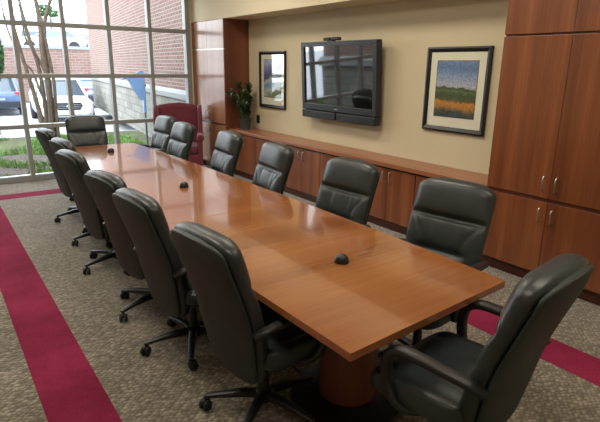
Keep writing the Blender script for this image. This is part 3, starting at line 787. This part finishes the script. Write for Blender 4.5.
dt = thing('distant_pine', 'distant green pine crown behind the raised car park', 'tree', (9.7, 50.0, 1.75))
bm = bmesh.new(); leafy(bm, (0.0, 0, 4.0), (1.1, .6, 0.28), 500, 0.14); leafy(bm, (-0.3, 0, 4.45), (0.6, .5, 0.22), 250, 0.14); obj('foliage', bm, M['bushleaf'], dt, smooth=False)
bm = bmesh.new(); tube(bm, [(0, 0, 0), (0.02, 0, 2.5), (0, 0, 4.8)], [.10, .08, .03], 8, up=(1, 0, 0)); obj('trunk', bm, M['bark'], dt)

# cars (local: front is +X)
def car(name, label, loc, rz, paint, suv=True, badge=True):
    t = thing(name, label, 'car', loc, rz)
    H = 1.66 if suv else 1.45
    bm = bmesh.new(); rings = []
    for x, zb, zt, w in ((-2.25, .48, .92, .78), (-2.2, .36, 1.02, .88), (-1.8, .28, 1.06, .92), (-.6, .24, 1.04, .93), (.8, .24, 1.03, .93), (1.2, .25, 1.02, .93), (1.8, .27, .97, .91), (2.12, .32, .90, .86), (2.26, .36, .80, .76), (2.32, .42, .68, .66)):
        zc, hh = (zb + zt) / 2, (zt - zb) / 2
        rings.append([Vector((x, w * spow(math.cos(a), .4), zc + hh * spow(math.sin(a), .45))) for a in (2 * PI * i / 28 for i in range(28))])
    loft(bm, rings); obj('body', bm, paint, t, angle=50)
    xr = -2.05 if suv else -1.75
    def cab(k, mat, nm, z0, z1, wx):
        bm = bmesh.new(); rings = []
        for f in [i / 6 for i in range(7)]:
            z = lerp(z0, z1, f); q = (z - 1.0) / (H - 1.0)
            xf, xb, w = lerp(1.12, 0.30, q) + k, lerp(xr, xr + (.25 if suv else .75), q) - k, lerp(.83, .64, q) + wx
            rings.append([Vector(((xf + xb) / 2 + (xf - xb) / 2 * spow(math.cos(a), .3), w * spow(math.sin(a), .3), z)) for a in (2 * PI * i / 36 for i in range(36))])
        loft(bm, rings); return obj(nm, bm, mat, t, angle=50)
    cab(0, M['car_glass'], 'windows', 0.98, H - .06, 0)
    cab(0.05, paint, 'roof', H - .09, H, .015)
    for s in (-1, 1):
        for xa, xb, q in ((1.14, .32, 0), (-.35, -.40, 0), (xr + .02, xr + .25, 0)):
            bm = bmesh.new(); tube(bm, [(xa, s * .83, .98), ((xa + xb) / 2, s * .745, (1.0 + H) / 2 - .03), (xb, s * .655, H - .05)], .045, 8, .03, up=(1, 0, 0)); obj('pillar', bm, paint, t)
        bm = bmesh.new(); ellipsoid(bm, (.80, s * 1.0, 1.10), (.07, .11, .075), .6, .6, 14, 8); obj('mirror', bm, paint, t)
        bm = bmesh.new(); ellipsoid(bm, (2.12, s * .68, .80), (.13, .17, .065), .5, .6, 16, 8); obj('headlamp', bm, M['lamp'], t)
        bm = bmesh.new(); ellipsoid(bm, (2.20, s * .62, .45), (.09, .13, .05), .5, .6, 14, 8); obj('fog_lamp_recess', bm, M['car_black'], t)
        bm = bmesh.new(); ellipsoid(bm, (-2.18, s * .72, .92), (.07, .14, .09), .5, .5, 14, 8); obj('tail_lamp', bm, M['tail'], t)
        for x in (-1.38, 1.42):
            bm = bmesh.new(); lathe(bm, [(.02, s * .72), (.34, s * .72), (.36, s * .76), (.36, s * .90), (.33, s * .945), (.235, s * .945)], 28, (x, 0, .36), 'Y'); w = obj('wheel', bm, M['tyre'], t)
            bm = bmesh.new(); lathe(bm, [(.235, s * .942), (.225, s * .915), (.06, s * .93), (.01, s * .935)], 20, (x, 0, .36), 'Y'); obj('hub_cap', bm, M['chrome'], w)
    bm = bmesh.new(); prism(bm, [(-.40, .84), (.40, .84), (.46, .74), (.36, .58), (-.36, .58), (-.46, .74)], 'X', 2.20, 2.335); gr = obj('grille', bm, M['car_black'], t, smooth=False, bevel=.01)
    bm = bmesh.new()
    for z in (.65, .71, .77): box(bm, 2.33, 2.345, -.40, .40, z - .01, z + .01)
    obj('grille_bars', bm, M['chrome'], gr, smooth=False)
    bm = bmesh.new(); lathe(bm, [(.002, 2.352), (.05, 2.352), (.055, 2.345)], 20, (0, 0, .71), 'X')
    for v in bm.verts: v.co.y *= 1.6
    obj('badge', bm, M['chrome'], gr)
    obj('lower_intake', B(2.18, 2.31, -.42, .42, .38, .47), M['car_black'], t, smooth=False, bevel=.01)
    obj('rear_bumper', B(-2.29, -2.1, -.8, .8, .38, .62), M['car_black'], t, smooth=False, bevel=.03)
    obj('rear_plate', B(-2.30, -2.285, -.24, .24, .66, .78), M['chrome'], t, smooth=False)
    return t
car('white_car', 'white sport utility car facing the window in the car park', (4.27, 22.0, LZ), R(-90 - 4), M['car_white'])
car('blue_car', 'slate blue hatchback at the left edge of the car park', (2.70, 27.0, LZ), R(84), M['car_blue'])
car('silver_car', 'silver car parked above the far brick retaining wall, left one', (7.9, 41.0, 2.45), R(170), M['car_grey'], False)
car('silver_car', 'grey car parked above the far brick retaining wall, right one', (10.3, 44.5, 2.45), R(165), M['car_grey'], False)
car('dark_car', 'dark car parked beyond the white car near the brick corner', (6.9, 29.5, LZ), R(100), M['car_blue'], False)

rw = thing('retaining_wall', 'far brick retaining wall with pale coping across the car park', 'wall', (0, 32.5, 0), kind='structure')
obj('brick_wall', B(-8, 30, 0, 0.5, LZ, 2.45), M['brick_far'], rw, smooth=False)
obj('coping', B(-8, 30, -.06, .6, 2.45, 2.62), M['coping'], rw, smooth=False)
struct('ground_terrace', B(-10, 40, 33.05, 70, 2.2, 2.45), M['asphalt'], smooth=False)
wb = thing('white_building', 'long white building far behind the raised car park', 'building', (8.5, 58, 2.45))
obj('wall', B(-6, 22, 0, 8, 0, 3.2), M['siding'], wb, smooth=False)
obj('roof', B(-6.3, 22.3, -.4, 8.3, 3.2, 3.5), M['coping'], wb, smooth=False)
bm = bmesh.new()
for k in range(6):
    box(bm, -4 + k * 4, -1.8 + k * 4, -.03, .02, .9, 2.2)
obj('window_band', bm, M['car_glass'], wb, smooth=False)

# ------------------------------------------------------------------ light
w = bpy.data.worlds.new('overcast_sky'); scn.world = w; w.use_nodes = True
nt = w.node_tree; nt.nodes.clear()
out = nt.nodes.new('ShaderNodeOutputWorld'); bg = nt.nodes.new('ShaderNodeBackground')
tc = nt.nodes.new('ShaderNodeTexCoord'); sp = nt.nodes.new('ShaderNodeSeparateXYZ'); rp = nt.nodes.new('ShaderNodeValToRGB')
nt.links.new(tc.outputs['Generated'], sp.inputs[0]); nt.links.new(sp.outputs[2], rp.inputs[0])
rp.color_ramp.elements[0].position = 0.0; rp.color_ramp.elements[0].color = (0.92, 0.96, 1.0, 1)
rp.color_ramp.elements[1].position = 1.0; rp.color_ramp.elements[1].color = (0.80, 0.90, 1.0, 1)
nt.links.new(rp.outputs[0], bg.inputs[0]); bg.inputs[1].default_value = 5.2
nt.links.new(bg.outputs[0], out.inputs[0])

def area(name, loc, size, energy, color, rot=(0, 0, 0)):
    l = bpy.data.lights.new(name, 'AREA'); l.shape = 'RECTANGLE'; l.size, l.size_y = size; l.energy = energy; l.color = color
    o = link(bpy.data.objects.new(name, l)); o.location = loc; o.rotation_euler = rot; return o
WARM = (1.0, 0.90, 0.76)
for x in (0.3, 2.4):
    for y in (0.6, 3.2, 5.8):
        area('ceiling_light', (x, y, HC - 0.02), (0.6, 1.2), 26 if y > 1 else 19, WARM)
s = bpy.data.lights.new('sun', 'SUN'); s.energy = 0.8; s.angle = R(40); s.color = (1, .97, .92)
so = link(bpy.data.objects.new('sun', s)); so.rotation_euler = (R(38), R(-25), 0)

# ------------------------------------------------------------------ camera
cd = bpy.data.cameras.new('camera'); cam = link(bpy.data.objects.new('camera', cd)); scn.camera = cam
yaw, pitch, roll, F = (0.62896, -0.27847, 0.01339, 506.98842)
fw = Vector((math.sin(yaw) * math.cos(pitch), math.cos(yaw) * math.cos(pitch), math.sin(pitch)))
rt = Vector((math.cos(yaw), -math.sin(yaw), 0)); up = rt.cross(fw)
r2, u2 = math.cos(roll) * rt + math.sin(roll) * up, -math.sin(roll) * rt + math.cos(roll) * up
cam.matrix_world = Matrix(((r2.x, u2.x, -fw.x, 0), (r2.y, u2.y, -fw.y, 0), (r2.z, u2.z, -fw.z, 1.7), (0, 0, 0, 1)))
cd.sensor_fit = 'HORIZONTAL'; cd.sensor_width = 36.0; cd.lens = F / 600 * 36.0; cd.clip_end = 300; cd.clip_start = 0.05

scn.view_settings.view_transform = 'Standard'; scn.view_settings.look = 'None'
scn.view_settings.exposure = 0.5; scn.view_settings.gamma = 1.0
try:
    scn.cycles.use_denoising = True; scn.cycles.max_bounces = 8; scn.cycles.transparent_max_bounces = 12
except Exception: pass
